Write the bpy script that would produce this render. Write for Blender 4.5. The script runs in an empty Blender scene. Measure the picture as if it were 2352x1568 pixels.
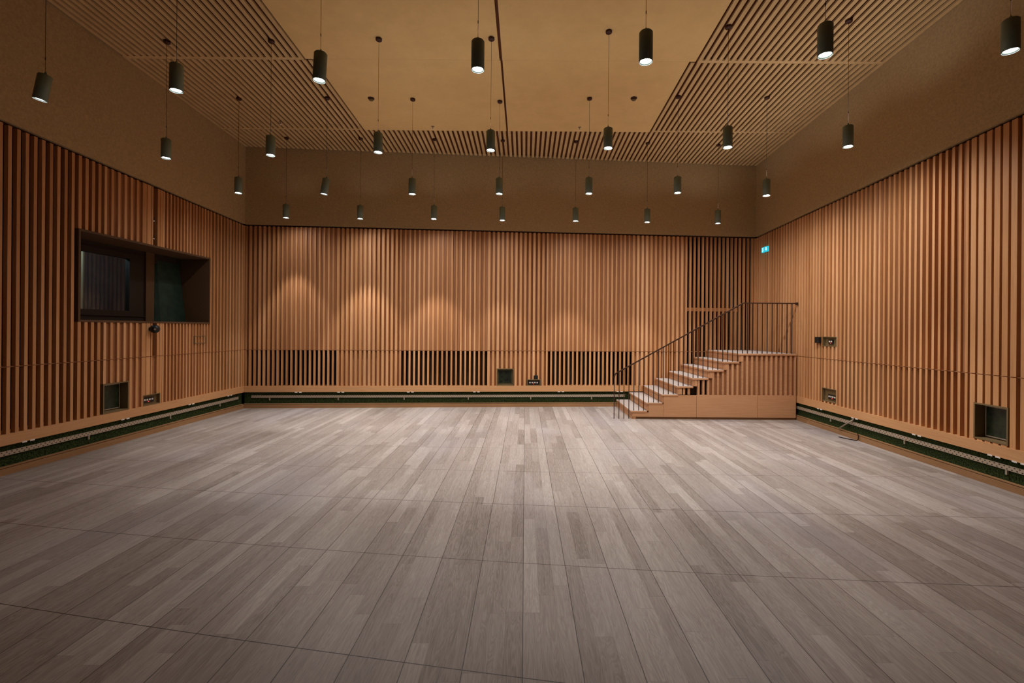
import bpy, math, random
from mathutils import Vector, Matrix
random.seed(7)
S = bpy.context.scene
COL = S.collection
R = math.radians

# ---------------------------------------------------------------- camera, world, exposure
CAM_H = 1.75
cam_d = bpy.data.cameras.new('camera'); cam = bpy.data.objects.new('camera', cam_d); COL.objects.link(cam)
cam_d.sensor_fit = 'HORIZONTAL'; cam_d.sensor_width = 36.0
cam_d.lens = 1070 / 2352 * 36.0
cam_d.shift_x = -30 / 2352; cam_d.shift_y = -28 / 2352
cam_d.clip_start = 0.05; cam_d.clip_end = 100
cam.matrix_world = Matrix.Translation((0, 0, CAM_H)) @ Matrix.Rotation(R(90), 4, 'X') @ Matrix.Rotation(0.0076, 4, 'Z')
S.camera = cam
w = bpy.data.worlds.new('world'); S.world = w; w.use_nodes = True
w.node_tree.nodes['Background'].inputs[0].default_value = (0.02, 0.018, 0.016, 1)
w.node_tree.nodes['Background'].inputs[1].default_value = 0.3
S.view_settings.view_transform = 'Standard'; S.view_settings.look = 'None'
S.view_settings.gamma = 1.0; S.view_settings.use_curve_mapping = False
S.view_settings.exposure = 0.17
S.cycles.use_denoising = True
S.cycles.max_bounces = 10; S.cycles.diffuse_bounces = 6; S.cycles.glossy_bounces = 4
S.cycles.sample_clamp_indirect = 6.0
S.cycles.caustics_reflective = False; S.cycles.caustics_refractive = False

LAMP_COL = (0.98, 0.975, 0.975)
UP_COL = [.35, .55, .95, 1.0, 1.0, 1.4, 3.0]
BEAM_W = 130.0            # main beam of one pendant
SPILL_W = 48.0            # wide spill of one pendant
UP_W = 5.4               # upward fill added to each pendant to brighten the ceiling
# dimming of each pendant: nearest row first, left to right (the left bank is dimmed down)
DIM = [[.02, .03, .16, .42, .44, .16, .07],
       [.03, .46, 1.05, 1.2, 1.1, .92, .90],
       [.33, .90, .80, .42, .42, .54, .80],
       [.95, 1.6, 1.7, 1.05, 1.5, 1.2, 1.05]]
SPILL_ROW = [.40, 1.4, 1.65, .34]          # spill weights per row, cut by the back wall so its top stays darker
UP_ROW = [1.0, 1.0, 1.1, .55]
SPILL_COL = [1.0, .9, 1.0, 1.1, 1.1, 1.2, 1.6]
SPILL_LEAN = (7, -6)                      # spill tilted off the lamp axis to keep the left and near floor darker

# ---------------------------------------------------------------- helpers
def lin(r, g, b):
    f = lambda c: (c / 255 / 12.92) if c / 255 <= .04045 else ((c / 255 + .055) / 1.055) ** 2.4
    return (f(r), f(g), f(b), 1)

class NT:
    def __init__(s, name):
        s.m = bpy.data.materials.new(name); s.m.use_nodes = True
        s.t = s.m.node_tree; s.n = s.t.nodes; s.l = s.t.links
        s.b = s.n['Principled BSDF']; s.out = s.n['Material Output']
    def add(s, typ, **kw):
        n = s.n.new(typ)
        for k, v in kw.items(): setattr(n, k, v)
        return n
    def link(s, a, b): s.l.new(a, b)
    def put(s, sock, v):
        if hasattr(v, 'links'): s.link(v, sock)
        else: sock.default_value = v
    def math(s, op, a, b=0.0, c=None, clamp=False):
        n = s.add('ShaderNodeMath', operation=op); n.use_clamp = clamp
        s.put(n.inputs[0], a); s.put(n.inputs[1], b)
        if c is not None: s.put(n.inputs[2], c)
        return n.outputs[0]
    def mix(s, fac, a, b, mode='MIX'):
        n = s.add('ShaderNodeMix', data_type='RGBA', blend_type=mode)
        s.put(n.inputs[0], fac); s.put(n.inputs[6], a); s.put(n.inputs[7], b)
        return n.outputs[2]
    def ramp(s, fac, stops):
        n = s.add('ShaderNodeValToRGB'); cr = n.color_ramp
        while len(cr.elements) < len(stops): cr.elements.new(0.5)
        for e, (p, c) in zip(cr.elements, stops): e.position = p; e.color = c
        s.put(n.inputs[0], fac); return n.outputs[0]
    def noise(s, vec, scale, detail=3, rough=.55, dist=0.0):
        n = s.add('ShaderNodeTexNoise'); n.inputs['Scale'].default_value = scale
        n.inputs['Detail'].default_value = detail; n.inputs['Roughness'].default_value = rough
        n.inputs['Distortion'].default_value = dist
        s.put(n.inputs['Vector'], vec); return n.outputs[0]
    def obj(s): return s.add('ShaderNodeTexCoord').outputs['Object']
    def scaled(s, vec, sc):
        n = s.add('ShaderNodeVectorMath', operation='MULTIPLY'); s.put(n.inputs[0], vec); n.inputs[1].default_value = sc
        return n.outputs[0]
    def xyz(s, vec):
        n = s.add('ShaderNodeSeparateXYZ'); s.put(n.inputs[0], vec); return n.outputs
    def comb(s, x, y, z):
        n = s.add('ShaderNodeCombineXYZ'); s.put(n.inputs[0], x); s.put(n.inputs[1], y); s.put(n.inputs[2], z); return n.outputs[0]
    def tone(s):
        n = s.add('ShaderNodeAttribute'); n.attribute_name = 'tone'; return n.outputs['Fac']
    def base(s, c): s.put(s.b.inputs['Base Color'], c)
    def bump(s, h, strength=.2, dist=.002):
        n = s.add('ShaderNodeBump'); n.inputs['Strength'].default_value = strength; n.inputs['Distance'].default_value = dist
        s.put(n.inputs['Height'], h); s.link(n.outputs[0], s.b.inputs['Normal'])

def simple(name, rgb, rough=.6, metal=0.0, spec=.3, emit=None, es=0.0):
    t = NT(name); t.base(rgb); t.b.inputs['Roughness'].default_value = rough; t.b.inputs['Metallic'].default_value = metal
    t.b.inputs['Specular IOR Level'].default_value = spec
    if emit: t.b.inputs['Emission Color'].default_value = emit; t.b.inputs['Emission Strength'].default_value = es
    return t.m

def wood(name, dark, mid, light, grain=(40, 40, 2.0), rough=.55, spec=.25, big=.25):
    """oak with the tone of each board taken from the 'tone' attribute"""
    t = NT(name); o = t.obj(); tn = t.tone()
    off = t.math('MULTIPLY', tn, 37.0)
    p = t.xyz(t.scaled(o, grain)); v = t.comb(t.math('ADD', p[0], off), t.math('ADD', p[1], off), p[2])
    g = t.noise(v, 1.0, 4, .6, .4)
    f = t.math('ADD', t.math('MULTIPLY', g, .45), t.math('MULTIPLY', tn, .55))
    c = t.ramp(f, [(.18, dark), (.5, mid), (.82, light)])
    b = t.noise(o, 0.9, 2)
    c = t.mix(t.math('MULTIPLY', b, big), c, t.mix(1.0, c, (.62, .5, .42, 1), 'MULTIPLY'))
    t.base(c); t.b.inputs['Roughness'].default_value = rough; t.b.inputs['Specular IOR Level'].default_value = spec
    t.bump(g, .15, .001)
    return t.m

M = {}
M['oak'] = wood('oak_batten', lin(166, 112, 68), lin(204, 148, 98), lin(226, 176, 128))
M['oak_deep'] = wood('oak_backing', lin(122, 78, 48), lin(160, 108, 70), lin(184, 130, 88))
M['oak_rail'] = wood('oak_rail', lin(168, 120, 78), lin(204, 152, 104), lin(220, 172, 126), grain=(3, 3, 60))
M['oak_plinth'] = wood('oak_plinth', lin(132, 96, 64), lin(160, 120, 82), lin(176, 138, 98), grain=(3, 3, 60))
M['oak_stair'] = wood('oak_stair', lin(164, 116, 80), lin(200, 148, 106), lin(218, 170, 128), grain=(2.5, 2.5, 45))
M['dark_felt'] = simple('dark_felt', lin(66, 48, 34), .95, spec=.05)
M['dark_void'] = simple('dark_void', lin(26, 18, 14), .95, spec=.02)
M['black_metal'] = simple('black_metal', lin(116, 128, 112), .5, .0, .4)
M['black_plastic'] = simple('black_plastic', lin(30, 28, 26), .4)
M['bronze'] = simple('bronze_bar', lin(66, 44, 32), .5, .3, .3)
M['cable'] = simple('lamp_cable', lin(40, 26, 20), .8, spec=.1)
M['canopy'] = simple('lamp_canopy', lin(72, 40, 30), .5)
M['reflector'] = simple('lamp_reflector', (.9, .9, .9, 1), .25, spec=.5, emit=(.86, .93, 1, 1), es=1.2)
M['glow'] = simple('lamp_lens', (.9, .9, .9, 1), .3, emit=(.86, .93, 1, 1), es=14.0)
M['white_plastic'] = simple('white_plastic', lin(225, 215, 205), .4)
M['red_led'] = simple('red_led', (.6, .02, .02, 1), .4, emit=(1, .06, .04, 1), es=.9)
M['olive'] = simple('olive_lining', lin(118, 96, 62), .7)
M['charcoal'] = simple('charcoal_board', lin(40, 36, 30), .6)
M['frame_dark'] = simple('window_frame_dark', lin(40, 30, 22), .6)
M['frame_brown'] = simple('window_frame_brown', lin(92, 66, 42), .7)
M['steel'] = simple('steel_rod', lin(165, 150, 130), .4, .3)

def noise_mat(name, a, b, scale, rough=.9, spec=.05, bump=0.0, vs=(1, 1, 1)):
    t = NT(name); v = t.scaled(t.obj(), vs); n = t.noise(v, scale, 4, .7)
    t.base(t.ramp(n, [(.36, a), (.66, b)])); t.b.inputs['Roughness'].default_value = rough
    t.b.inputs['Specular IOR Level'].default_value = spec
    if bump: t.bump(n, bump, .004)
    return t.m
M['moss'] = noise_mat('slot_carpet', lin(16, 20, 12), lin(66, 80, 44), 60, bump=.6)
M['fabric'] = noise_mat('upper_wall_fabric', lin(176, 152, 114), lin(196, 170, 128), 35)
M['smooth'] = noise_mat('smooth_ceiling_board', lin(228, 190, 130), lin(236, 198, 136), 2.5, .7, .15)
M['slat'] = noise_mat('ceiling_slat', lin(208, 174, 124), lin(220, 186, 136), 3, .75, .1)
M['slat_void'] = simple('ceiling_slat_gap', lin(120, 74, 52), .95, spec=.03)
M['dark_glass'] = noise_mat('dark_green_panel', lin(20, 26, 16), lin(46, 56, 34), 9, .3, .4)
M['green_refl'] = noise_mat('green_glass_reflection', lin(30, 46, 38), lin(42, 62, 50), 6, .6, .3)
M['blue_wall'] = noise_mat('blue_grey_wall', lin(84, 100, 116), lin(104, 120, 134), 2, .7)
M['pale_post'] = simple('pale_post', lin(150, 134, 110), .6)

t = NT('thin_glass'); t.n.remove(t.b)
tr = t.add('ShaderNodeBsdfTransparent'); tr.inputs[0].default_value = (.72, .8, .78, 1)
gl = t.add('ShaderNodeBsdfGlossy'); gl.inputs['Roughness'].default_value = .03
mx = t.add('ShaderNodeMixShader'); mx.inputs[0].default_value = .04
t.link(tr.outputs[0], mx.inputs[1]); t.link(gl.outputs[0], mx.inputs[2]); t.link(mx.outputs[0], t.out.inputs[0])
M['glass'] = t.m

def floor_mat():
    t = NT('oak_floor'); o = t.obj(); X, Y, Z = t.xyz(o)
    STRIP = .31 / 3
    xs = t.math('DIVIDE', X, STRIP); ix = t.math('FLOOR', xs)
    wn = t.add('ShaderNodeTexWhiteNoise', noise_dimensions='1D'); t.put(wn.inputs['W'], ix)
    ys = t.math('ADD', t.math('DIVIDE', Y, t.math('ADD', .9, t.math('MULTIPLY', wn.outputs['Value'], .9))), t.math('MULTIPLY', wn.outputs['Value'], 13.7))
    iy = t.math('FLOOR', ys)
    w2 = t.add('ShaderNodeTexWhiteNoise', noise_dimensions='2D'); t.put(w2.inputs['Vector'], t.comb(ix, iy, 0))
    rnd = w2.outputs['Value']
    ip = t.math('FLOOR', t.math('DIVIDE', X, .31))
    w3 = t.add('ShaderNodeTexWhiteNoise', noise_dimensions='1D'); t.put(w3.inputs['W'], ip)
    # grain
    gx = t.math('ADD', t.math('MULTIPLY', X, 55), t.math('MULTIPLY', rnd, 71))
    gv = t.comb(gx, t.math('ADD', t.math('MULTIPLY', Y, 2.4), t.math('MULTIPLY', rnd, 31)), 0)
    g = t.noise(gv, 1.0, 5, .62, .9)
    gv2 = t.comb(t.math('MULTIPLY', gx, .28), t.math('ADD', t.math('MULTIPLY', Y, 1.3), t.math('MULTIPLY', rnd, 17)), 0)
    g2 = t.noise(gv2, 1.0, 3, .5, 1.6)
    ring = t.math('SINE', t.math('MULTIPLY', g2, 60))
    f = t.math('ADD', t.math('MULTIPLY', rnd, .30), t.math('MULTIPLY', w3.outputs['Value'], .12))
    f = t.math('ADD', f, t.math('MULTIPLY', g, .56))
    f = t.math('ADD', f, t.math('MULTIPLY', ring, .085))
    c = t.ramp(f, [(.15, lin(118, 106, 96)), (.42, lin(150, 138, 129)), (.62, lin(165, 154, 145)), (.9, lin(189, 179, 171))])
    # bluish lamp reflections painted into the floor colour as soft patches
    pat = t.noise(t.comb(t.math('MULTIPLY', X, .9), t.math('MULTIPLY', Y, .35), 0), 1.0, 3, .5)
    c = t.mix(t.math('MULTIPLY', t.math('SUBTRACT', pat, .5, clamp=True), 1.8, clamp=True), c, lin(150, 144, 150))
    # joints between the boards and the cross joints of the floor sections
    fx = t.math('ABSOLUTE', t.math('SUBTRACT', t.math('FRACT', t.math('ADD', t.math('DIVIDE', X, .31), .5)), .5))
    j = t.math('LESS_THAN', fx, .0026 / .31)
    fs = t.math('ABSOLUTE', t.math('SUBTRACT', t.math('FRACT', t.math('ADD', xs, .5)), .5))
    j2 = t.math('MULTIPLY', t.math('LESS_THAN', fs, .0012 / STRIP), .22)
    jj = t.math('MAXIMUM', t.math('MULTIPLY', j, .8), j2)
    fy = t.math('ABSOLUTE', t.math('SUBTRACT', t.math('FRACT', t.math('ADD', ys, .5)), .5))
    jj = t.math('MAXIMUM', jj, t.math('MULTIPLY', t.math('LESS_THAN', fy, .0011), .3))
    for a, b, q, wd in ((1.15, -.2, .006, .003), (2.34, -.16, .006, .003), (3.489, -.106, .0073, .003), (4.646, -.0775, .0058, .0032), (5.732, -.0438, .0052, .0026), (6.86, -.02, .003, .0026)):
        yy = t.math('ADD', t.math('MULTIPLY', X, b), t.math('MULTIPLY', t.math('MULTIPLY', X, X), q))
        d = t.math('ABSOLUTE', t.math('SUBTRACT', t.math('SUBTRACT', Y, yy), a))
        jj = t.math('MAXIMUM', jj, t.math('MULTIPLY', t.math('LESS_THAN', d, wd), .88))
    c = t.mix(jj, c, lin(44, 32, 26))
    t.base(c)
    t.put(t.b.inputs['Roughness'], t.math('ADD', .40, t.math('MULTIPLY', g, .16)))
    t.b.inputs['Specular IOR Level'].default_value = .32
    t.bump(t.math('SUBTRACT', t.math('MULTIPLY', g, .4), jj), .15, .002)
    return t.m
M['floor'] = floor_mat()

def perforated():
    t = NT('perforated_steel'); X, Y, Z = t.xyz(t.obj())
    s = t.math('ADD', X, Y)
    row = t.math('FLOOR', t.math('DIVIDE', Z, .0275))
    fx = t.math('FRACT', t.math('ADD', t.math('DIVIDE', s, .055), t.math('MULTIPLY', row, .5)))
    fz = t.math('FRACT', t.math('DIVIDE', Z, .0275))
    h = t.math('MULTIPLY', t.math('LESS_THAN', t.math('ABSOLUTE', t.math('SUBTRACT', fx, .5)), .16), t.math('LESS_THAN', t.math('ABSOLUTE', t.math('SUBTRACT', fz, .5)), .2))
    t.base(t.mix(h, lin(176, 158, 136), lin(24, 22, 18))); t.b.inputs['Roughness'].default_value = .5; t.b.inputs['Metallic'].default_value = .2
    return t.m
M['perforated'] = perforated()

class MB:
    """collects shapes; build() links them as one mesh"""
    def __init__(s): s.v = []; s.f = []; s.mi = []; s.tone = []; s.sm = []
    def poly(s, pts, mi=0, tone=.5):
        n = len(s.v); s.v += [tuple(p) for p in pts]; s.f.append(list(range(n, n + len(pts)))); s.mi.append(mi); s.tone.append(tone); s.sm.append(False)
    def hexa(s, p, mi=0, tone=.5, top=None):
        """p: 8 points, bottom ring then top ring"""
        n = len(s.v); s.v += [tuple(q) for q in p]
        for k, f in enumerate(((3, 2, 1, 0), (4, 5, 6, 7), (0, 1, 5, 4), (1, 2, 6, 5), (2, 3, 7, 6), (3, 0, 4, 7))):
            s.f.append([n + i for i in f]); s.mi.append(top if (k == 1 and top is not None) else mi); s.tone.append(tone); s.sm.append(False)
    def box(s, x0, x1, y0, y1, z0, z1, mi=0, tone=.5, top=None):
        s.hexa([(x0, y0, z0), (x1, y0, z0), (x1, y1, z0), (x0, y1, z0), (x0, y0, z1), (x1, y0, z1), (x1, y1, z1), (x0, y1, z1)], mi, tone, top)
    def lathe(s, prof, c=(0, 0, 0), seg=28, mi=0, axis=None, caps=True):
        """prof: (radius, height) list; axis: Matrix 3x3"""
        n = len(s.v); A = axis or Matrix.Identity(3); c = Vector(c)
        for r_, h in prof:
            for k in range(seg):
                a = 2 * math.pi * k / seg; s.v.append(tuple(c + A @ Vector((r_ * math.cos(a), r_ * math.sin(a), h))))
        for i in range(len(prof) - 1):
            for k in range(seg):
                k2 = (k + 1) % seg
                s.f.append([n + i * seg + k, n + i * seg + k2, n + (i + 1) * seg + k2, n + (i + 1) * seg + k]); s.mi.append(mi); s.tone.append(.5); s.sm.append(True)
        if caps:
            s.f.append([n + k for k in range(seg)][::-1]); s.mi.append(mi); s.tone.append(.5); s.sm.append(False)
            e = n + (len(prof) - 1) * seg; s.f.append([e + k for k in range(seg)]); s.mi.append(mi); s.tone.append(.5); s.sm.append(False)
    def tube(s, pts, r_, seg=8, mi=0):
        pts = [Vector(p) for p in pts]; n = len(s.v)
        for i, p in enumerate(pts):
            d = (pts[min(i + 1, len(pts) - 1)] - pts[max(i - 1, 0)]).normalized()
            u = d.orthogonal().normalized() if i == 0 else (u - d * u.dot(d)).normalized()
            v_ = d.cross(u)
            for k in range(seg):
                a = 2 * math.pi * k / seg; s.v.append(tuple(p + r_ * (math.cos(a) * u + math.sin(a) * v_)))
        for i in range(len(pts) - 1):
            for k in range(seg):
                k2 = (k + 1) % seg
                s.f.append([n + i * seg + k, n + i * seg + k2, n + (i + 1) * seg + k2, n + (i + 1) * seg + k]); s.mi.append(mi); s.tone.append(.5); s.sm.append(True)
        for e, rev in ((n, True), (n + (len(pts) - 1) * seg, False)):
            q = [e + k for k in range(seg)]; s.f.append(q[::-1] if rev else q); s.mi.append(mi); s.tone.append(.5); s.sm.append(False)
    def build(s, name, mats, parent=None, loc=None, bevel=0.0):
        me = bpy.data.meshes.new(name); me.from_pydata(s.v, [], s.f)
        for m in (mats if isinstance(mats, (list, tuple)) else [mats]): me.materials.append(M[m])
        me.polygons.foreach_set('material_index', s.mi); me.polygons.foreach_set('use_smooth', s.sm)
        at = me.attributes.new('tone', 'FLOAT', 'FACE'); at.data.foreach_set('value', s.tone)
        me.update()
        o = bpy.data.objects.new(name, me); COL.objects.link(o)
        if parent is not None: o.parent = parent
        if loc is not None: o.location = loc
        if bevel:
            b = o.modifiers.new('bevel', 'BEVEL'); b.width = bevel; b.segments = 2; b.limit_method = 'ANGLE'
        return o

def tag(o, label=None, cat=None, group=None, kind=None):
    if label: o['label'] = label
    if cat: o['category'] = cat
    if group: o['group'] = group
    if kind: o['kind'] = kind
    return o
def thing(name, label, cat, loc=(0, 0, 0), group=None):
    o = bpy.data.objects.new(name, None); COL.objects.link(o); o.location = loc; o.empty_display_size = .1
    return tag(o, label, cat, group)

# ---------------------------------------------------------------- room dimensions
XL, XR, YREAR = -6.07, 5.38, -2.6
YB = lambda x: 10.07 + .0723 * (x + 6.07)           # face of the back wall
CEIL = lambda y: 5.65 + .047 * (10.5 - y)           # the ceiling climbs gently towards the viewer
TOP = lambda y: 3.935 + .033 * (10.3 - y)           # top edge of the batten cladding
JOINT, RAIL0, RAIL1, SLOT0 = 1.262, .345, .475, .095

# floor
mb = MB(); mb.poly([(XL - .4, YREAR - .2, 0), (XR + .4, YREAR - .2, 0), (XR + .4, 11.4, 0), (XL - .4, 11.4, 0)])
mb.box(XL - .4, XR + .4, YREAR - .2, 11.4, -.2, -.002, 0)
tag(mb.build('floor', 'floor'), 'wide grey-brown oak floorboards running towards the back wall', 'floor', kind='structure')

# ceiling: dark backing with slatted bands and two smooth boards below it
def slab(mb, x0, x1, y0, y1, d0, d1, mi=0, tone=.5, yb=None):
    """a board hanging d0..d1 under the ceiling plane; yb: back edge as a function of x"""
    q = [(x0, y0), (x1, y0), (x1, yb(x1) if yb else y1), (x0, yb(x0) if yb else y1)]
    mb.hexa([(x, y, CEIL(y) - d1) for x, y in q] + [(x, y, CEIL(y) - d0) for x, y in q], mi, tone)
mb = MB(); slab(mb, XL - .4, XR + .4, YREAR - .2, 11.3, -.25, -.03)
ceiling = tag(mb.build('ceiling', 'slat_void'), 'tan ceiling of slatted bands around two smooth boards', 'ceiling', kind='structure')
PC, WS = .098, .055
def slat_band(x0, x1, y0, y1, phase=0.0, yb=None):
    mb = MB(); x = x0; n = round((x1 - x0 + PC - WS) / PC); p = (x1 - x0 + PC - WS) / n
    for _ in range(n):
        slab(mb, x, x + WS, y0, y1, 0.0, -.03 + .03 + .028, 0, random.random(), (lambda xx: YB(xx) - .012) if yb else None)
        x += p
    return mb.build('slat_band', 'slat', ceiling)
XI0, XI1 = -3.22, 2.44        # far smooth boards
XN0, XN1 = -3.33, 2.53        # near smooth boards
Y1, Y2 = 7.0, 9.25
slat_band(XL + .01, XI0 - .03, Y1 + .03, Y2 - .04)
slat_band(XI1 + .035, XR - .01, Y1 + .03, Y2 - .04)
slat_band(XL + .03, XN0 - .03, YREAR, Y1 - .03)
slat_band(XN1 + .035, XR - .01, YREAR, Y1 - .03)
slat_band(XL + .01, XR - .01, Y2, 0, yb=True)
for x0, x1 in ((XL + .01, XN0 - .03), (XN1 + .035, XR - .01)):
    mb = MB(); slab(mb, x0, x1, Y1 - .03, Y1 + .03, 0, .026); mb.build('cross_board', 'slat', ceiling)
for x0, x1 in ((XL + .01, XI0 - .03), (XI1 + .035, XR - .01)):
    mb = MB(); slab(mb, x0, x1, Y2 - .04, Y2, 0, .026); mb.build('cross_board', 'slat', ceiling)
XS = -.385
for x0, x1, y0, y1 in ((XI0, XS - .016, Y1 + .001, Y2), (XS + .016, XI1, Y1 + .001, Y2), (XN0, XS - .03, YREAR, Y1 - .001), (XS + .012, XN1, YREAR, Y1 - .001)):
    mb = MB(); slab(mb, x0, x1, y0, y1, 0, .028); mb.build('smooth_board', 'smooth', ceiling)

# ---------------------------------------------------------------- walls
class Frame:
    """wall coordinates: s along the wall, n out of the wall into the room, z up"""
    def __init__(f, p0, t_, n_): f.p0 = Vector(p0); f.t = Vector(t_); f.n = Vector(n_)
    def P(f, s, n, z): q = f.p0 + f.t * s + f.n * n; return (q.x, q.y, z)
    def box(f, mb, s0, s1, n0, n1, z0, z1, mi=0, tone=.5):
        """z1 may be a function of world y"""
        zt = z1 if callable(z1) else (lambda y: z1); zb = z0 if callable(z0) else (lambda y: z0)
        q = [(s0, n0), (s1, n0), (s1, n1), (s0, n1)]
        b = [f.P(s, n, 0) for s, n in q]
        lo = [(x, y, zb(y)) for x, y, _ in b]; hi = [(x, y, zt(y)) for x, y, _ in b]
        # keep the winding outward whatever the handedness of the frame
        if f.t.cross(f.n).z < 0: lo = lo[::-1]; hi = hi[::-1]
        mb.hexa(lo + hi, mi, tone)

D_BACK = -.30
def batten_wall(side, F, s0, s1, zones, openings, up_label, no_slab=()):
    """zones: (s_from, s_to, pitch, batten width, upper gap depth, lower gap depth, tone, upper gap material, lower gap material); openings: (s0,s1,z0,z1)"""
    # structural slab behind, with the window hole left out
    mb = MB()
    if no_slab:
        a, b, z0, z1 = no_slab
        F.box(mb, s0 - .4, a, D_BACK - .1, D_BACK, -.1, 6.6); F.box(mb, b, s1 + .4, D_BACK - .1, D_BACK, -.1, 6.6)
        F.box(mb, a, b, D_BACK - .1, D_BACK, -.1, z0); F.box(mb, a, b, D_BACK - .1, D_BACK, z1, 6.6)
    else:
        F.box(mb, s0 - .4, s1 + .4, D_BACK - .1, D_BACK, -.1, 6.6)
    wall = tag(mb.build('wall_' + side, 'dark_void'), up_label, 'wall', kind='structure')
    # plain upper wall
    mb = MB(); F.box(mb, s0, s1, D_BACK, 0, lambda y: TOP(y) + .035, lambda y: CEIL(y) + .02)
    mb.build('upper_panel', 'fabric', wall)
    up, lo = MB(), MB()
    MATS = ['oak', 'oak_deep', 'dark_felt', 'dark_void']
    def spans(sa, sb, za, zb):
        out = [(za, zb)]
        for a, b, z0, z1 in openings:
            if sb > a and sa < b:
                nxt = []
                for p, q in out:
                    pv = p(0) if callable(p) else p
                    qv = 3.9 if callable(q) else q
                    if z1 <= pv or z0 >= qv: nxt.append((p, q)); continue
                    if z0 > pv: nxt.append((p, z0))
                    if z1 < qv: nxt.append((z1, q))
                out = nxt
        return out
    def strip(mbx, sa, sb, n0, n1, za, zb, mi, tone):
        # cut at the opening sides as well
        cuts = sorted({sa, sb} | {c for a, b, _, _ in openings for c in (a, b) if sa < c < sb})
        for a, b in zip(cuts[:-1], cuts[1:]):
            for p, q in spans(a, b, za, zb): F.box(mbx, a, b, n0, n1, p, q, mi, tone)
    for (a, b, pitch, w_, du, dl, tn, gu, gl) in zones:
        n = max(1, round((b - a) / pitch)); p = (b - a) / n
        for i in range(n):
            sa = a + i * p; k = (i + .5) / n
            wi = w_(k) if callable(w_) else w_
            tone = min(1, max(0, tn + random.uniform(-.26, .26)))
            for mbx, za, zb, d, g in ((lo, RAIL1, JOINT - .005, dl, gl), (up, JOINT + .005, TOP, du, gu)):
                dd = d(k) if callable(d) else d
                strip(mbx, sa, sa + wi, -.05 if dd > .12 else -dd - .02, 0, za, zb, 0, tone)
                if wi < p: strip(mbx, sa + wi, sa + p, -dd - .02, -dd, za, zb, g, min(1, max(0, tn + random.uniform(-.2, .2))))
    for a, b in ((s0, s0 + .034), (s1 - .034, s1)):
        F.box(up, a, b, -.20, 0, JOINT + .005, TOP, 0, .45); F.box(lo, a, b, -.20, 0, RAIL1, JOINT - .005, 0, .45)
    up.build('batten_panel', MATS, wall); lo.build('batten_panel', MATS, wall)
    # horizontal joint behind the two tiers, broken by openings
    mb = MB(); strip(mb, s0, s1, -.20, -.012, JOINT - .005, JOINT + .005, 0, .3); mb.build('joint_strip', 'oak_deep', wall)
    # shadow gap over the battens
    mb = MB(); F.box(mb, s0, s1, -.22, -.05, TOP, lambda y: TOP(y) + .035); mb.build('shadow_gap', 'dark_felt', wall)
    return wall

def skirting(side, F, s0, s1, idx, clips):
    """oak rail, dark slot with its carpet lining, oak plinth"""
    mb = MB()
    F.box(mb, s0, s1, -.28, .012, RAIL0, RAIL1, 0, .55)
    r_ = tag(mb.build('trim_%d' % idx, 'oak_rail'), 'oak rail under the battens of the %s wall' % side, 'trim', kind='structure')
    mb = MB(); F.box(mb, s0, s1, -.10, -.035, 0, RAIL0); mb.build('slot_lining', 'moss', r_)
    for c in clips:
        for q in (c, c + .09):
            mb = MB(); F.box(mb, q, q + .055, .012, .016, RAIL0 - .012, RAIL0 + .006); mb.build('paper_tag', 'white_plastic', r_)
    mb = MB(); F.box(mb, s0, s1, -.034, .014, 0, SLOT0 - .020, 0, .45); F.box(mb, s0, s1, -.034, .004, SLOT0 - .012, SLOT0, 0, .4); F.box(mb, s0, s1, -.034, -.014, SLOT0 - .020, SLOT0 - .012, 0, .1)
    tag(mb.build('baseboard_' + side, 'oak_plinth'), 'oak plinth board along the foot of the %s wall' % side, 'baseboard', kind='structure')

FL = Frame((XL, 0, 0), (0, 1, 0), (1, 0, 0))
FR = Frame((XR, 0, 0), (0, 1, 0), (-1, 0, 0))
LB = math.hypot(1, .0723); tB = Vector((1, .0723, 0)) / LB
FB = Frame((XL, 10.07, 0), tuple(tB), (tB.y, -tB.x, 0))
sB = lambda x: (x - XL) * LB
BLEN = sB(XR)

# left wall -------------------------------------------------
WIN = (6.32, 8.97, 1.805, 3.075)
open_l = [WIN, (6.71, 7.145, RAIL1, .915), (7.41, 7.76, RAIL1, .65)]
G, O, FD, V = 1, 0, 2, 3
zones_l = [
 (-2.5, 6.32, .096, .040, .26, .26, .45, V, V),
 (6.32, 6.71, .098, .046, .10, .14, .50, G, FD),
 (6.71, 7.38, .11, .040, .028, .028, .60, G, G),
 (7.38, 7.56, .09, .078, .10, .10, .62, FD, FD),
 (7.56, 7.68, .12, .03, .10, .03, .55, FD, G),
 (7.68, 7.80, .06, .052, .10, .10, .62, FD, FD),
 (7.80, 8.97, .078, .028, .026, .026, .55, G, G),
 (8.97, 10.07, .1, .042, .15, .15, .50, V, V)]
wall_left = batten_wall('left', FL, YREAR, 10.07, zones_l, open_l, 'left wall of vertical oak battens below a plain brown upper wall', no_slab=(WIN[0], WIN[1], WIN[2], WIN[3]))
skirting('left', FL, YREAR, 10.05, 1, [5.62, 7.0, 8.4, 9.5])

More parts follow.
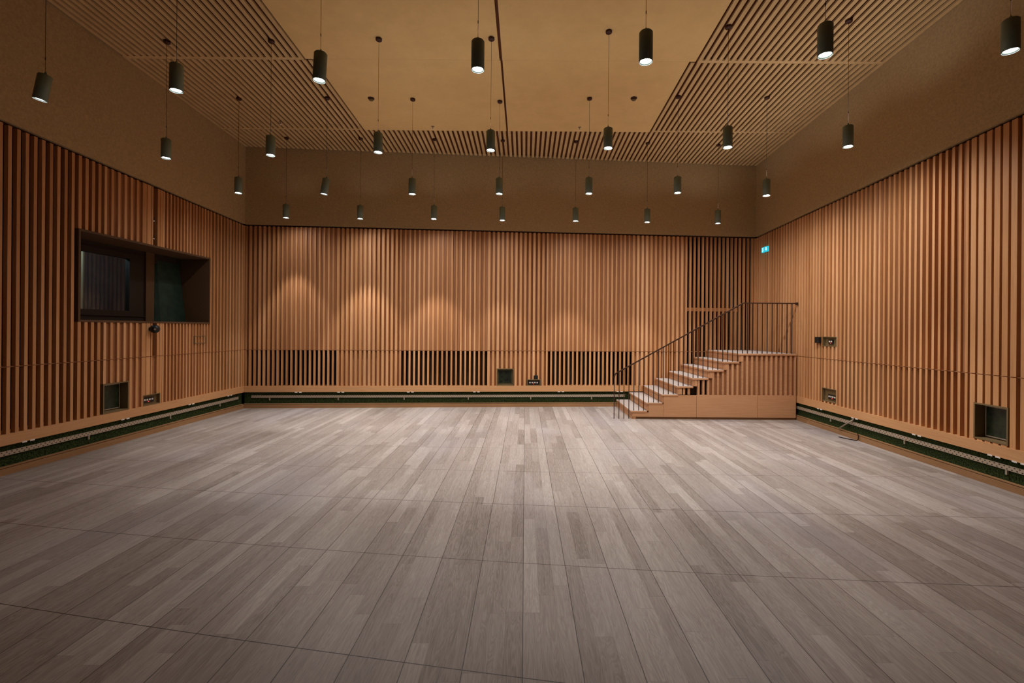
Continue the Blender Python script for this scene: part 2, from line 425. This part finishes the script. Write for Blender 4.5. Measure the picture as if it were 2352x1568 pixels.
# right wall -------------------------------------------------
open_r = [(5.18, 5.58, .49, .92), (8.04, 8.43, .505, .745), (8.04, 8.43, 1.485, 1.66)]
zones_r = [
 (-2.5, 5.10, .098, .052, .26, .26, .55, V, V),
 (5.10, 5.66, .0935, .064, .20, .20, .68, FD, FD),
 (5.66, 7.16, .094, .036, lambda k: .022 + .03 * math.sin(math.pi * k), lambda k: .06 + .04 * math.sin(math.pi * k), .50, G, G),
 (7.16, 7.92, .095, .044, .10, .14, .60, G, FD),
 (7.92, 8.43, .10, .050, .03, .03, .62, G, G),
 (8.43, 8.50, .07, .024, .26, .26, .45, V, V),
 (8.50, 9.38, .09, .052, .022, .022, .55, G, G),
 (9.38, 10.9, .1, .042, .055, .12, .50, G, FD)]
wall_right = batten_wall('right', FR, YREAR, 10.9, zones_r, open_r, 'right wall of vertical oak battens below a plain brown upper wall')
skirting('right', FR, YREAR, 10.88, 2, [4.98, 5.25, 6.3, 7.5, 8.4])

# back wall -------------------------------------------------
open_b = [(sB(-.63), sB(-.25), RAIL1, .866), (sB(.05), sB(.36), RAIL1, .622), (sB(.20), sB(.30), .622, .71)]
z = []
def zb(x0, x1, *a): z.append((sB(x0), sB(x1)) + a)
zb(-6.07, -5.30, .1, .040, .07, .16, .50, G, FD)
zb(-5.30, -4.13, .1, .034, .025, .16, .52, G, FD)
zb(-4.13, -2.78, .1, .050, .06, .06, .66, G, G)
zb(-2.78, -.84, .1, .038, .026, .16, .52, G, FD)
zb(-.84, .48, .1, .052, .06, .06, .66, G, G)
zb(.48, 2.46, .1, .038, .026, .16, .52, G, FD)
zb(2.46, 3.70, .1, .052, .05, .05, .70, G, G)
zb(3.70, 5.38, .1, .046, .13, .13, .10, FD, FD)
wall_back = batten_wall('back', FB, 0, BLEN, z, open_b, 'back wall of vertical oak battens below a plain brown upper wall')
mb = MB(); FB.box(mb, sB(3.72), sB(5.0), -.18, -.004, 2.20, 2.28, 0, .35); mb.build('cross_rail', 'oak_deep', wall_back)
skirting('back', FB, 0, BLEN, 3, [sB(x) for x in (-5.0, -4.1, -2.6, -1.15, .75, 2.1)])

# the end of the room behind the viewer
mb = MB(); mb.box(XL - .4, XR + .4, YREAR - .2, YREAR, -.1, 6.8)
tag(mb.build('wall_front', 'charcoal'), 'plain dark end wall facing the stairs', 'wall', kind='structure')

# ---------------------------------------------------------------- control-room window in the left wall
y0, y1, z0, z1 = WIN; DW = .57; TH = .03
mb = MB()
xf, xb = XL, XL - DW
mb.box(xb, xf + .006, y0, y0 + TH, z0, z1); mb.box(xb, xf + .006, y1 - TH, y1, z0, z1)
mb.box(xb, xf + .006, y0 + TH, y1 - TH, z1 - TH, z1); mb.box(xb, xf + .006, y0 + TH, y1 - TH, z0, z0 + TH)
win = tag(mb.build('window_1', 'frame_brown'), 'wide deep-set control room window in the left wall', 'window', kind='structure')
a0, a1, b0, b1 = y0 + TH, y1 - TH, z0 + TH, z1 - TH
mb = MB()   # dark outer frame at the back of the recess
mb.box(xb - .05, xb + .03, a0, a1, b1 - .17, b1); mb.box(xb - .05, xb + .03, a0, a1, b0, b0 + .17)
mb.box(xb - .05, xb + .03, 7.78, 8.08, b0 + .17, b1 - .17)
mb.box(xb - .05, xb + .055, a0, 8.08, b1 - .09, b1 - .075); mb.box(xb - .05, xb + .055, a0, 8.08, b0 + .08, b0 + .095)
mb.build('window_frame', 'frame_dark', win)
mb = MB(); mb.box(xb - .05, xb + .06, 8.08, 8.26, b0, b1); mb.build('mullion', 'frame_brown', win)
mb = MB()
mb.hexa([(xb - .02, 8.20, b0), (xb + .13, 8.32, b0), (xb + .13, a1, b0), (xb - .02, a1, b0), (xb - .04, 8.34, b1), (xb + .02, 8.36, b1), (xb + .02, 8.88, b1), (xb - .04, a1, b1)])
mb.build('tilted_panel', 'green_refl', win)  # opaque green panel stands in for reflections in the tilted glass
mb = MB(); mb.box(xb - .012, xb - .004, a0, 7.78, b0 + .17, b1 - .17); mb.build('glass_pane', 'glass', win)
# room behind the glass
mb = MB(); X0 = xb - 2.2
mb.box(X0 - .1, X0, 5.2, 11.2, .8, 3.6, 1); mb.box(X0, xb - .05, 5.1, 5.2, .8, 3.6, 0); mb.box(X0, xb - .05, 11.2, 11.3, .8, 3.6, 0)
mb.box(X0, xb - .05, 5.2, 11.2, 3.6, 3.7, 0); mb.box(X0, xb - .05, 5.2, 11.2, .7, .8, 0)
tag(mb.build('wall_control_room', ['frame_dark', 'blue_wall']), 'dim blue-grey room seen through the window', 'wall', kind='structure')
mb = MB(); mb.box(-7.62, -7.585, 7.985, 8.010, .8, 3.6); mb.build('trim_4', 'pale_post'); tag(bpy.data.objects['trim_4'], 'pale post behind the window glass', 'post', kind='structure')
ld = bpy.data.lights.new('control_room_fill', 'POINT'); ld.energy = 34.0; ld.color = (.75, .88, 1); ld.shadow_soft_size = .15  # added fill with no visible source, brightens the room behind the glass
lo_ = bpy.data.objects.new('control_room_fill', ld); COL.objects.link(lo_); lo_.location = (-7.4, 7.3, 3.35)

# ---------------------------------------------------------------- perforated strips in the slots
def cable_strip(F, s0, s1, label, brk):
    r_ = thing('perforated_strip', label, 'metal strip', F.P((s0 + s1) / 2, -.013, .22), 'perforated strips in the wall slot')
    L = Vector(r_.location)
    mb = MB(); F.box(mb, s0, s1, -.018, -.008, .2475 - .0275, .2475 + .0275)
    o = mb.build('strip', 'perforated', r_); o.matrix_parent_inverse = Matrix.Translation(-L)
    for b in brk:
        mb = MB(); F.box(mb, b, b + .022, -.034, -.012, .165, .2195)
        o = mb.build('bracket', 'steel', r_); o.matrix_parent_inverse = Matrix.Translation(-L)
cable_strip(FL, 1.0, 9.9, 'long perforated metal strip in the slot along the left wall', [5.1, 6.5, 8.0, 9.3])
cable_strip(FR, 1.0, 10.7, 'long perforated metal strip in the slot along the right wall', [5.2, 6.6, 8.2])
cable_strip(FB, .15, sB(2.3), 'long perforated metal strip in the slot along the back wall', [sB(x) for x in (-5.55, -4.1, -2.68, -1.27, .13, 1.52)])

# ---------------------------------------------------------------- boxes and plates on the walls
def local(o, r_): o.matrix_parent_inverse = Matrix.Translation(-Vector(r_.location)); return o
def recess_box(F, s0, s1, z0, z1, depth, label, kind='back_panel', discs=False):
    r_ = thing('recessed_box', label, 'wall box', F.P((s0 + s1) / 2, 0, z0), 'recessed service boxes')
    mb = MB(); e = .018
    F.box(mb, s0, s0 + e, -depth, .002, z0, z1); F.box(mb, s1 - e, s1, -depth, .002, z0, z1)
    F.box(mb, s0 + e, s1 - e, -depth, .002, z0, z0 + e); F.box(mb, s0 + e, s1 - e, -depth, .002, z1 - e, z1)
    F.box(mb, s0, s1, -depth - .02, -depth, z0, z1)
    local(mb.build('box_lining', 'olive', r_), r_)
    q = .045; mb = MB(); F.box(mb, s0 + q, s1 - q, -depth, -depth + .012, z0 + q, z1 - q)
    local(mb.build('panel', 'dark_glass', r_), r_)
    mb = MB(); g = .012
    F.box(mb, s0 + q - g, s0 + q, -depth, -depth + .018, z0 + q - g, z1 - q + g); F.box(mb, s1 - q, s1 - q + g, -depth, -depth + .018, z0 + q - g, z1 - q + g)
    F.box(mb, s0 + q, s1 - q, -depth, -depth + .018, z0 + q - g, z0 + q); F.box(mb, s0 + q, s1 - q, -depth, -depth + .018, z1 - q, z1 - q + g)
    local(mb.build('panel_frame', 'steel' if not discs else 'olive', r_), r_)
    if discs:
        for ds, dz in ((.10, .29), (.22, .29), (.13, .20), (.22, .13), (.11, .10)):
            A = Matrix((F.t, Vector((0, 0, 1)), F.n)).transposed()
            mb = MB(); mb.lathe([(.024, 0), (.024, .008), (.012, .010)], F.P(s0 + ds, -depth + .012, z0 + dz), 16, 0, A)
            local(mb.build('connector', 'black_plastic', r_), r_)
    return r_
recess_box(FL, 6.71, 7.145, RAIL1 + .002, .915, .125, 'recessed wall box with a black panel, left wall below the window')
recess_box(FR, 5.18, 5.58, .492, .92, .125, 'recessed wall box with a dark green panel, right wall near the viewer')
recess_box(FB, sB(-.63), sB(-.25), RAIL1 + .002, .866, .10, 'small recessed connector box low in the middle of the back wall', discs=True)

def plate(F, s0, s1, z0, z1, label, cat, n, sc, zc, gap, name, w_=.032, h=.026):
    """shallow recess with a black plate carrying n white modules and a red pilot light"""
    r_ = thing(name, label, cat, F.P((s0 + s1) / 2, 0, z0))
    mb = MB(); e = .012; dp = .05
    F.box(mb, s0, s1, -dp - .015, -dp, z0, z1); F.box(mb, s0, s0 + e, -dp, .002, z0, z1); F.box(mb, s1 - e, s1, -dp, .002, z0, z1)
    F.box(mb, s0 + e, s1 - e, -dp, .002, z1 - e, z1); F.box(mb, s0 + e, s1 - e, -dp, .002, z0, z0 + e)
    local(mb.build('back_box', 'olive', r_), r_)
    wd = n * gap
    mb = MB(); F.box(mb, sc - wd / 2 - .012, sc + wd / 2 + .012, -dp, -dp + .016, zc - .045, zc + .035); local(mb.build('plate', 'black_plastic', r_, bevel=.004), r_)
    for i in range(n):
        c = sc + (i - (n - 1) / 2) * gap
        mb = MB(); F.box(mb, c - w_ / 2, c + w_ / 2, -dp + .016, -dp + .022, zc - h / 2, zc + h / 2); local(mb.build('socket' if n > 2 else 'button', 'white_plastic', r_, bevel=.002), r_)
    mb = MB(); F.box(mb, sc - .008, sc + .008, -dp + .016, -dp + .021, zc - .036, zc - .022); local(mb.build('indicator_light', 'red_led', r_), r_)
plate(FL, 7.41, 7.76, RAIL1 + .002, .65, 'black socket plate with four white sockets low on the left wall', 'socket', 4, 7.56, .565, .05, 'socket_panel')
plate(FR, 8.04, 8.43, .507, .745, 'black socket plate with four white sockets low on the right wall', 'socket', 4, 8.20, .60, .05, 'socket_panel')
plate(FB, sB(.05), sB(.36), RAIL1 + .002, .622, 'black socket plate with four white sockets low on the back wall', 'socket', 4, sB(.205), .545, .055, 'socket_panel', .036, .028)
plate(FL, 8.56, 8.85, 1.437, 1.58, 'small control plate with two buttons right of the ball fitting, left wall', 'switch', 2, 8.68, 1.52, .05, 'control_plate')
plate(FR, 8.04, 8.43, 1.487, 1.66, 'small control plate with red light at chest height, right wall', 'switch', 2, 8.25, 1.575, .05, 'control_plate')

mb = MB(); FR.box(mb, 8.45, 8.58, .0, .05, 1.54, 1.65); tag(mb.build('sensor_box', 'black_plastic', bevel=.006), 'small black box beside the control plate on the right wall', 'sensor')
mb = MB(); FB.box(mb, sB(.20), sB(.30), -.06, -.005, .63, .708); tag(mb.build('junction_box', 'black_plastic', bevel=.005), 'small black box just above the back wall socket plate', 'box')
# ball fitting under the window
r_ = thing('ball_fitting', 'small round black fitting on the left wall just under the window', 'fitting', (XL, 7.545, 1.71))
mb = MB(); A = Matrix(((0, 0, 1), (0, 1, 0), (-1, 0, 0)))
mb.lathe([(.035, -.0), (.035, .02)], (0, 0, 0), 20, 0, A); mb.build('wall_plate', 'black_plastic', r_)
mb = MB(); mb.lathe([(.068 * math.cos(R(a)), .068 * math.sin(R(a))) for a in range(-88, 89, 11)], (.075, 0, 0), 24); mb.build('ball', 'black_plastic', r_)
mb = MB(); mb.lathe([(.016, 0), (.013, .012)], (.115, -.05, -.005), 16, 0, Matrix.Rotation(R(-50), 3, 'Z') @ A); mb.build('lens', 'steel', r_)
for zc, lab in ((3.50, 'upper of two small dark fittings in the batten gap above the window'), (3.21, 'lower of two small dark fittings in the batten gap above the window')):
    r_ = thing('gap_fitting', lab, 'fitting', (XL - .09, 7.625, zc), 'fittings above the window')
    mb = MB(); mb.box(0, .06, -.028, .028, -.045, .045); mb.build('body', 'black_plastic', r_, bevel=.004)
    mb = MB(); mb.box(.06, .066, -.024, .024, -.030, -.014); mb.build('white_edge', 'white_plastic', r_)

# exit sign
r_ = thing('exit_sign', 'small turquoise lit exit sign high on the right wall near the corner', 'sign', (XR, 10.425, 3.52))
t = simple('sign_turquoise', lin(20, 170, 190), .4, emit=(.02, .42, .55, 1), es=1.0); M['sign'] = t
t = simple('sign_white', (.8, .95, 1, 1), .4, emit=(.6, .92, 1, 1), es=1.0); M['sign_white'] = t
mb = MB(); mb.box(-.035, -.002, -.13, .13, 0, .115); mb.build('sign_box', 'sign', r_)
def sgn(mb, pts): mb.poly([(-.037, y, z) for y, z in pts])
mb = MB()   # doorway with a figure, on the far half; seen from the room +y lies to the left
for q in (((.105, .015), (.095, .015), (.095, .100), (.105, .100)), ((.095, .090), (.040, .090), (.040, .100), (.095, .100)), ((.105, .012), (.075, .012), (.075, .024), (.105, .024))): sgn(mb, q)
mb.build('door_symbol', 'sign_white', r_)
mb = MB()
sgn(mb, [(.072 + .009 * math.cos(a * math.pi / 5), .079 + .009 * math.sin(a * math.pi / 5)) for a in range(10)])
sgn(mb, [(.080, .068), (.060, .066), (.056, .042), (.074, .044)]); sgn(mb, [(.074, .046), (.064, .044), (.078, .022), (.088, .024)]); sgn(mb, [(.066, .046), (.056, .044), (.044, .030), (.052, .024)])
sgn(mb, [(.062, .068), (.060, .060), (.040, .054), (.042, .062)])
mb.build('running_figure', 'sign_white', r_)
mb = MB(); sgn(mb, [(-.025, .060), (-.068, .018), (-.110, .060), (-.085, .060), (-.085, .098), (-.050, .098), (-.050, .060)]); mb.build('arrow', 'sign_white', r_)

# rod lying across the slot of the right wall
mb = MB(); mb.tube([(XR - .03, 7.92, .108), (XR - .012, 7.60, .318)], .011, 10); tag(mb.build('pale_rod', 'steel'), 'pale rod leaning across the dark slot in the right wall', 'rod')
mb = MB(); mb.tube([(XR - .012, 7.5, .11), (XR - .03, 7.46, .085), (XR - .04, 7.45, .03), (XR - .05, 7.47, .008), (XR - .12, 7.6, .007), (XR - .17, 7.72, .007)], .007, 8)
tag(mb.build('brown_cable', 'cable'), 'short brown cable hanging from the slot onto the floor, right wall', 'cable')

# ---------------------------------------------------------------- staircase
YS = 9.165; RISE, GO, XN = .1632, .301, 2.095
st = thing('staircase', 'oak staircase of eight steps with pale treads against the back wall', 'stairs', (2.1, YS, 0))
SI = Matrix.Translation((-2.1, -YS, 0))
def sp(mb, name, mats, bevel=0): o = mb.build(name, mats, st, bevel=bevel); o.matrix_parent_inverse = SI; return o
yw = lambda x: YB(x) - .016
def block(mb, x0, x1, y0, z0, z1, mi=0, tone=.5, top=None):
    mb.hexa([(x0, y0, z0), (x1, y0, z0), (x1, yw(x1), z0), (x0, yw(x0), z0), (x0, y0, z1), (x1, y0, z1), (x1, yw(x1), z1), (x0, yw(x0), z1)], mi, tone, top)
M['tread'] = wood('pale_tread', lin(146, 134, 126), lin(172, 160, 152), lin(190, 178, 170), grain=(30, 2.5, 30), big=.05)
TT = .036; XE = XR - .035
for k in range(1, 9):
    xn = XN + (k - 1) * GO; zt = k * RISE
    x1 = xn + GO + .02 if k < 8 else XE
    mb = MB(); block(mb, xn, x1, YS, zt - TT, zt, 0, .5, 1)
    sp(mb, 'tread' if k < 8 else 'landing', ['oak_stair', 'tread'], .004)
    mb = MB(); block(mb, xn + .022, xn + .048, YS + .02, zt - RISE + (.0 if k == 1 else .001), zt - TT - .001, 0, .42)
    block(mb, xn + .048, xn + .10, YS + .012, zt - RISE, zt - TT - .001, 0, .5)
    sp(mb, 'riser', 'oak_stair')
PH = .485
mb = MB()
def plate_xz(mb, x0, x1, z0, z1, tone): mb.box(x0, x1, YS + .008, YS + .04, z0, z1, 0, tone)
plate_xz(mb, XN + .03, XN + .12, .045, RISE - TT, .5)
plate_xz(mb, XN + .12, XN + GO + .05, .045, RISE - TT, .5)
plate_xz(mb, XN + GO + .05, XN + 2 * GO + .04, .045, 2 * RISE - TT, .55)
plate_xz(mb, XN + 2 * GO + .043, 3.385, .045, PH - .01, .55)
plate_xz(mb, 3.39, 4.585, .045, PH, .62)
plate_xz(mb, 4.59, XE, .045, PH, .5)
sp(mb, 'side_plinth', 'oak_stair', .002)
mb = MB(); mb.box(XN + .04, XE, YS + .03, YS + .06, 0, .045, 0, .15); sp(mb, 'toe_board', 'oak_plinth')  # set-back strip toned darker for the shadow at the stair foot
# battens of the side under the steps
for k in range(4, 9):
    xa = XN + (k - 1) * GO + .02; xb_ = XN + k * GO + .02 if k < 8 else XE
    mb = MB(); zt = k * RISE - TT - .002
    for i in range(60):
        x = XN + 3 * GO + .03 + i * .0955
        if xa <= x < xb_ - .01: mb.box(x, min(x + .040, XE), YS + .016, YS + .07, PH + .002, zt, 0, random.uniform(.3, .75))
    deep = .11 if k < 6 else .035
    mb.box(xa, xb_, YS + .016 + deep, YS + .03 + deep, PH + .002, zt, 1 if k < 6 else 2, .45)
    sp(mb, 'side_battens', ['oak_stair', 'dark_felt', 'oak_deep'])

# balustrade
bl = thing('balustrade', 'slender bronze balustrade with sloping handrail on the staircase front', 'railing', (1.77, YS + .03, 0))
BI = Matrix.Translation((-1.77, -(YS + .03), 0)); YR = YS + .035
def bp(mb, name): o = mb.build(name, 'bronze', bl); o.matrix_parent_inverse = BI; return o
zr = lambda x: min(.895 + .5605 * (x - 1.80), 2.30)
hw, hh = .013, .011
path = [(1.769, .80), (1.772, .835), (1.782, .865), (1.80, .893)] + [(x, zr(x)) for x in (2.2, 2.8, 3.4, 4.0)] + [(4.27, zr(4.27)), (4.31, 2.300), (5.355, 2.300)]
mb = MB()
for (xa, za), (xb_, zb_) in zip(path[:-1], path[1:]):
    d = Vector((xb_ - xa, 0, zb_ - za)).normalized(); nn = Vector((-d.z, 0, d.x)) * hh
    q = []
    for yy in (YR - hw, YR + hw):
        q.append([(xa - nn.x, yy, za - nn.z), (xb_ - nn.x, yy, zb_ - nn.z), (xb_ + nn.x, yy, zb_ + nn.z), (xa + nn.x, yy, za + nn.z)])
    mb.hexa([q[0][0], q[0][1], q[1][1], q[1][0], q[0][3], q[0][2], q[1][2], q[1][3]])
bp(mb, 'handrail')
mb = MB(); mb.box(5.345, XR - .001, YR - .02, YR + .02, 2.27, 2.32); bp(mb, 'wall_bracket')
for i in range(37):
    x = 1.769 + i * .0972
    k = 0 if x < XN + .004 else min(8, int((x - XN) / GO) + 1)
    zt = zr(x) - .008 if i else .81
    mb = MB(); e = .0068; mb.box(x - e, x + e, YR - e, YR + e, k * RISE, zt); bp(mb, 'baluster')

# ---------------------------------------------------------------- pendant lamps
ROWS = [
 [(-5.17, 5.00, 4.165), (-3.59, 4.77, 4.16), (-2.02, 4.56, 4.165), (-.46, 4.35, 4.165), (1.07, 4.20, 4.165), (2.61, 4.08, 4.165), (4.15, 4.00, 4.165)],
 [(-5.12, 6.62, 4.14), (-3.62, 6.59, 4.18), (-2.08, 6.53, 4.21), (-.50, 6.50, 4.24), (1.11, 6.34, 4.22), (2.69, 6.23, 4.20), (4.21, 6.10, 4.17)],
 [(-5.01, 8.11, 4.08), (-3.46, 8.07, 4.06), (-1.98, 8.09, 4.08), (-.47, 8.14, 4.11), (1.08, 8.02, 4.09), (2.58, 7.94, 4.09), (4.10, 7.95, 4.06)],
 [(-4.95, 9.61, 4.01), (-3.42, 9.61, 4.00), (-1.90, 9.62, 4.01), (-.49, 9.65, 4.00), (1.03, 9.67, 4.00), (2.53, 9.72, 4.00), (4.03, 9.78, 4.00)]]
TILT = {(0, 0): 12, (0, 2): 3, (2, 1): 9}
ROWN = ['nearest row', 'second row from the viewer', 'third row from the viewer', 'farthest row, by the back wall']
POSN = ['leftmost', 'second from left', 'third from left', 'middle one', 'third from right', 'second from right', 'rightmost']
LR, LH = .061, .275
# one prototype of each part mesh, shared by the copies
mbB = MB(); mbB.lathe([(LR - .012, .012), (LR - .004, 0), (LR, 0), (LR, LH - .012), (LR - .01, LH), (.012, LH + .001)], seg=32, caps=False)
mbB.lathe([(.011, LH), (.011, LH + .022), (.005, LH + .034)], seg=14)
mbF = MB(); mbF.lathe([(LR - .0045, .0005), (LR - .010, .012), (LR - .016, .03)], seg=32, caps=False)
mbG = MB(); mbG.lathe([(LR - .016, .016), (LR - .016, .02)], seg=28)
def lamp_light(name, parent, spot, blend, watts):
    d = bpy.data.lights.new(name, 'SPOT'); d.spot_size = R(spot); d.spot_blend = blend; d.energy = watts; d.color = LAMP_COL; d.shadow_soft_size = .03
    o = bpy.data.objects.new(name, d); COL.objects.link(o); o.parent = parent; o.location = (0, 0, -.035)
    return o
proto = None
for i, row in enumerate(ROWS):
    for j, (x, y, zbm) in enumerate(row):
        lab = 'black cylinder pendant lamp, %s, %s' % (ROWN[i], POSN[j])
        if (i, j) in TILT and TILT[(i, j)] > 5: lab += ', hanging tilted'
        top = CEIL(y) - .028
        r_ = thing('pendant_lamp', lab, 'lamp', (x, y, zbm), 'black cylinder pendant lamps')
        rot = (0, R(TILT.get((i, j), 0)), 0)
        if proto is None:
            proto = [mbB.build('lamp_body', 'black_metal', r_), mbF.build('reflector', 'reflector', r_), mbG.build('lens', 'glow', r_)]
            ps = proto
        else:
            ps = []
            for p in proto:
                c = p.copy(); COL.objects.link(c); c.parent = r_; ps.append(c)
        Tm = Matrix.Translation((0, 0, LH)) @ Matrix.Rotation(rot[1], 4, 'Y') @ Matrix.Translation((0, 0, -LH))
        for p in ps: p.matrix_local = Tm
        mb = MB(); mb.tube([(0, 0, LH + .03), (0, 0, top - zbm - .02)], .0022, 6)
        mb.lathe([(.004, 0), (.0045, .008), (.0045, .02), (.004, .028)], (0, 0, LH + .16), 8)
        mb.build('cable', 'cable', r_)
        mb = MB(); mb.lathe([(.008, -.034), (.040, -.03), (.043, -.024), (.043, 0)], (0, 0, top - zbm), 24); mb.build('canopy', 'canopy', r_)
        dim = DIM[i][j]
        for nm, sz, bd, wt in (('beam_light', 57, .40, BEAM_W), ('spill_light', 168, .9, SPILL_W * SPILL_ROW[i] * SPILL_COL[j])):
            l = lamp_light(nm, r_, sz, bd, wt * dim); l.matrix_local = Tm @ Matrix.Translation((0, 0, -.035))
            if nm == 'spill_light': l.matrix_local = l.matrix_local @ Matrix.Rotation(-R(SPILL_LEAN[0]), 4, 'Y') @ Matrix.Rotation(-R(SPILL_LEAN[1]), 4, 'X')
        l = lamp_light('ceiling_fill', r_, 140, .8, UP_W * UP_COL[j] * UP_ROW[i] * min(max(dim, .25), 1.2)); l.matrix_local = Tm @ Matrix.Translation((.052, 0, LH + .03)) @ Matrix.Rotation(math.pi, 4, 'X')  # added fill pointing up, lifts the ceiling brightness

# ---------------------------------------------------------------- small things on the ceiling
for x, y, side in ((-2.70, 8.08, 'left'), (1.84, 8.01, 'right')):
    r_ = thing('smoke_detector', 'round brown smoke detector on the smooth ceiling board, %s side' % side, 'detector', (x, y, CEIL(y) - .028), 'smoke detectors')
    mb = MB(); mb.lathe([(.05, -.016), (.055, -.012), (.055, 0)], seg=24); mb.build('base', 'canopy', r_)
    mb = MB(); mb.lathe([(.018, -.045), (.034, -.04), (.038, -.016)], seg=20); mb.build('sensor_head', 'olive', r_)
for x, y, lab in ((-1.83, 9.08, 'small white sprinkler near the back edge of the left smooth ceiling board'), (1.03, 9.07, 'small white sprinkler near the back edge of the right smooth ceiling board'), (-4.73, 8.95, 'small white sprinkler on the left slatted ceiling band')):
    r_ = thing('sprinkler', lab, 'sprinkler', (x, y, CEIL(y) - .028), 'ceiling sprinklers')
    mb = MB(); mb.lathe([(.026, -.006), (.030, 0)], seg=20); mb.build('rose', 'steel', r_)
    mb = MB(); mb.lathe([(.018, -.052), (.018, -.047), (.007, -.044), (.008, -.006)], seg=16); mb.build('head', 'white_plastic', r_)
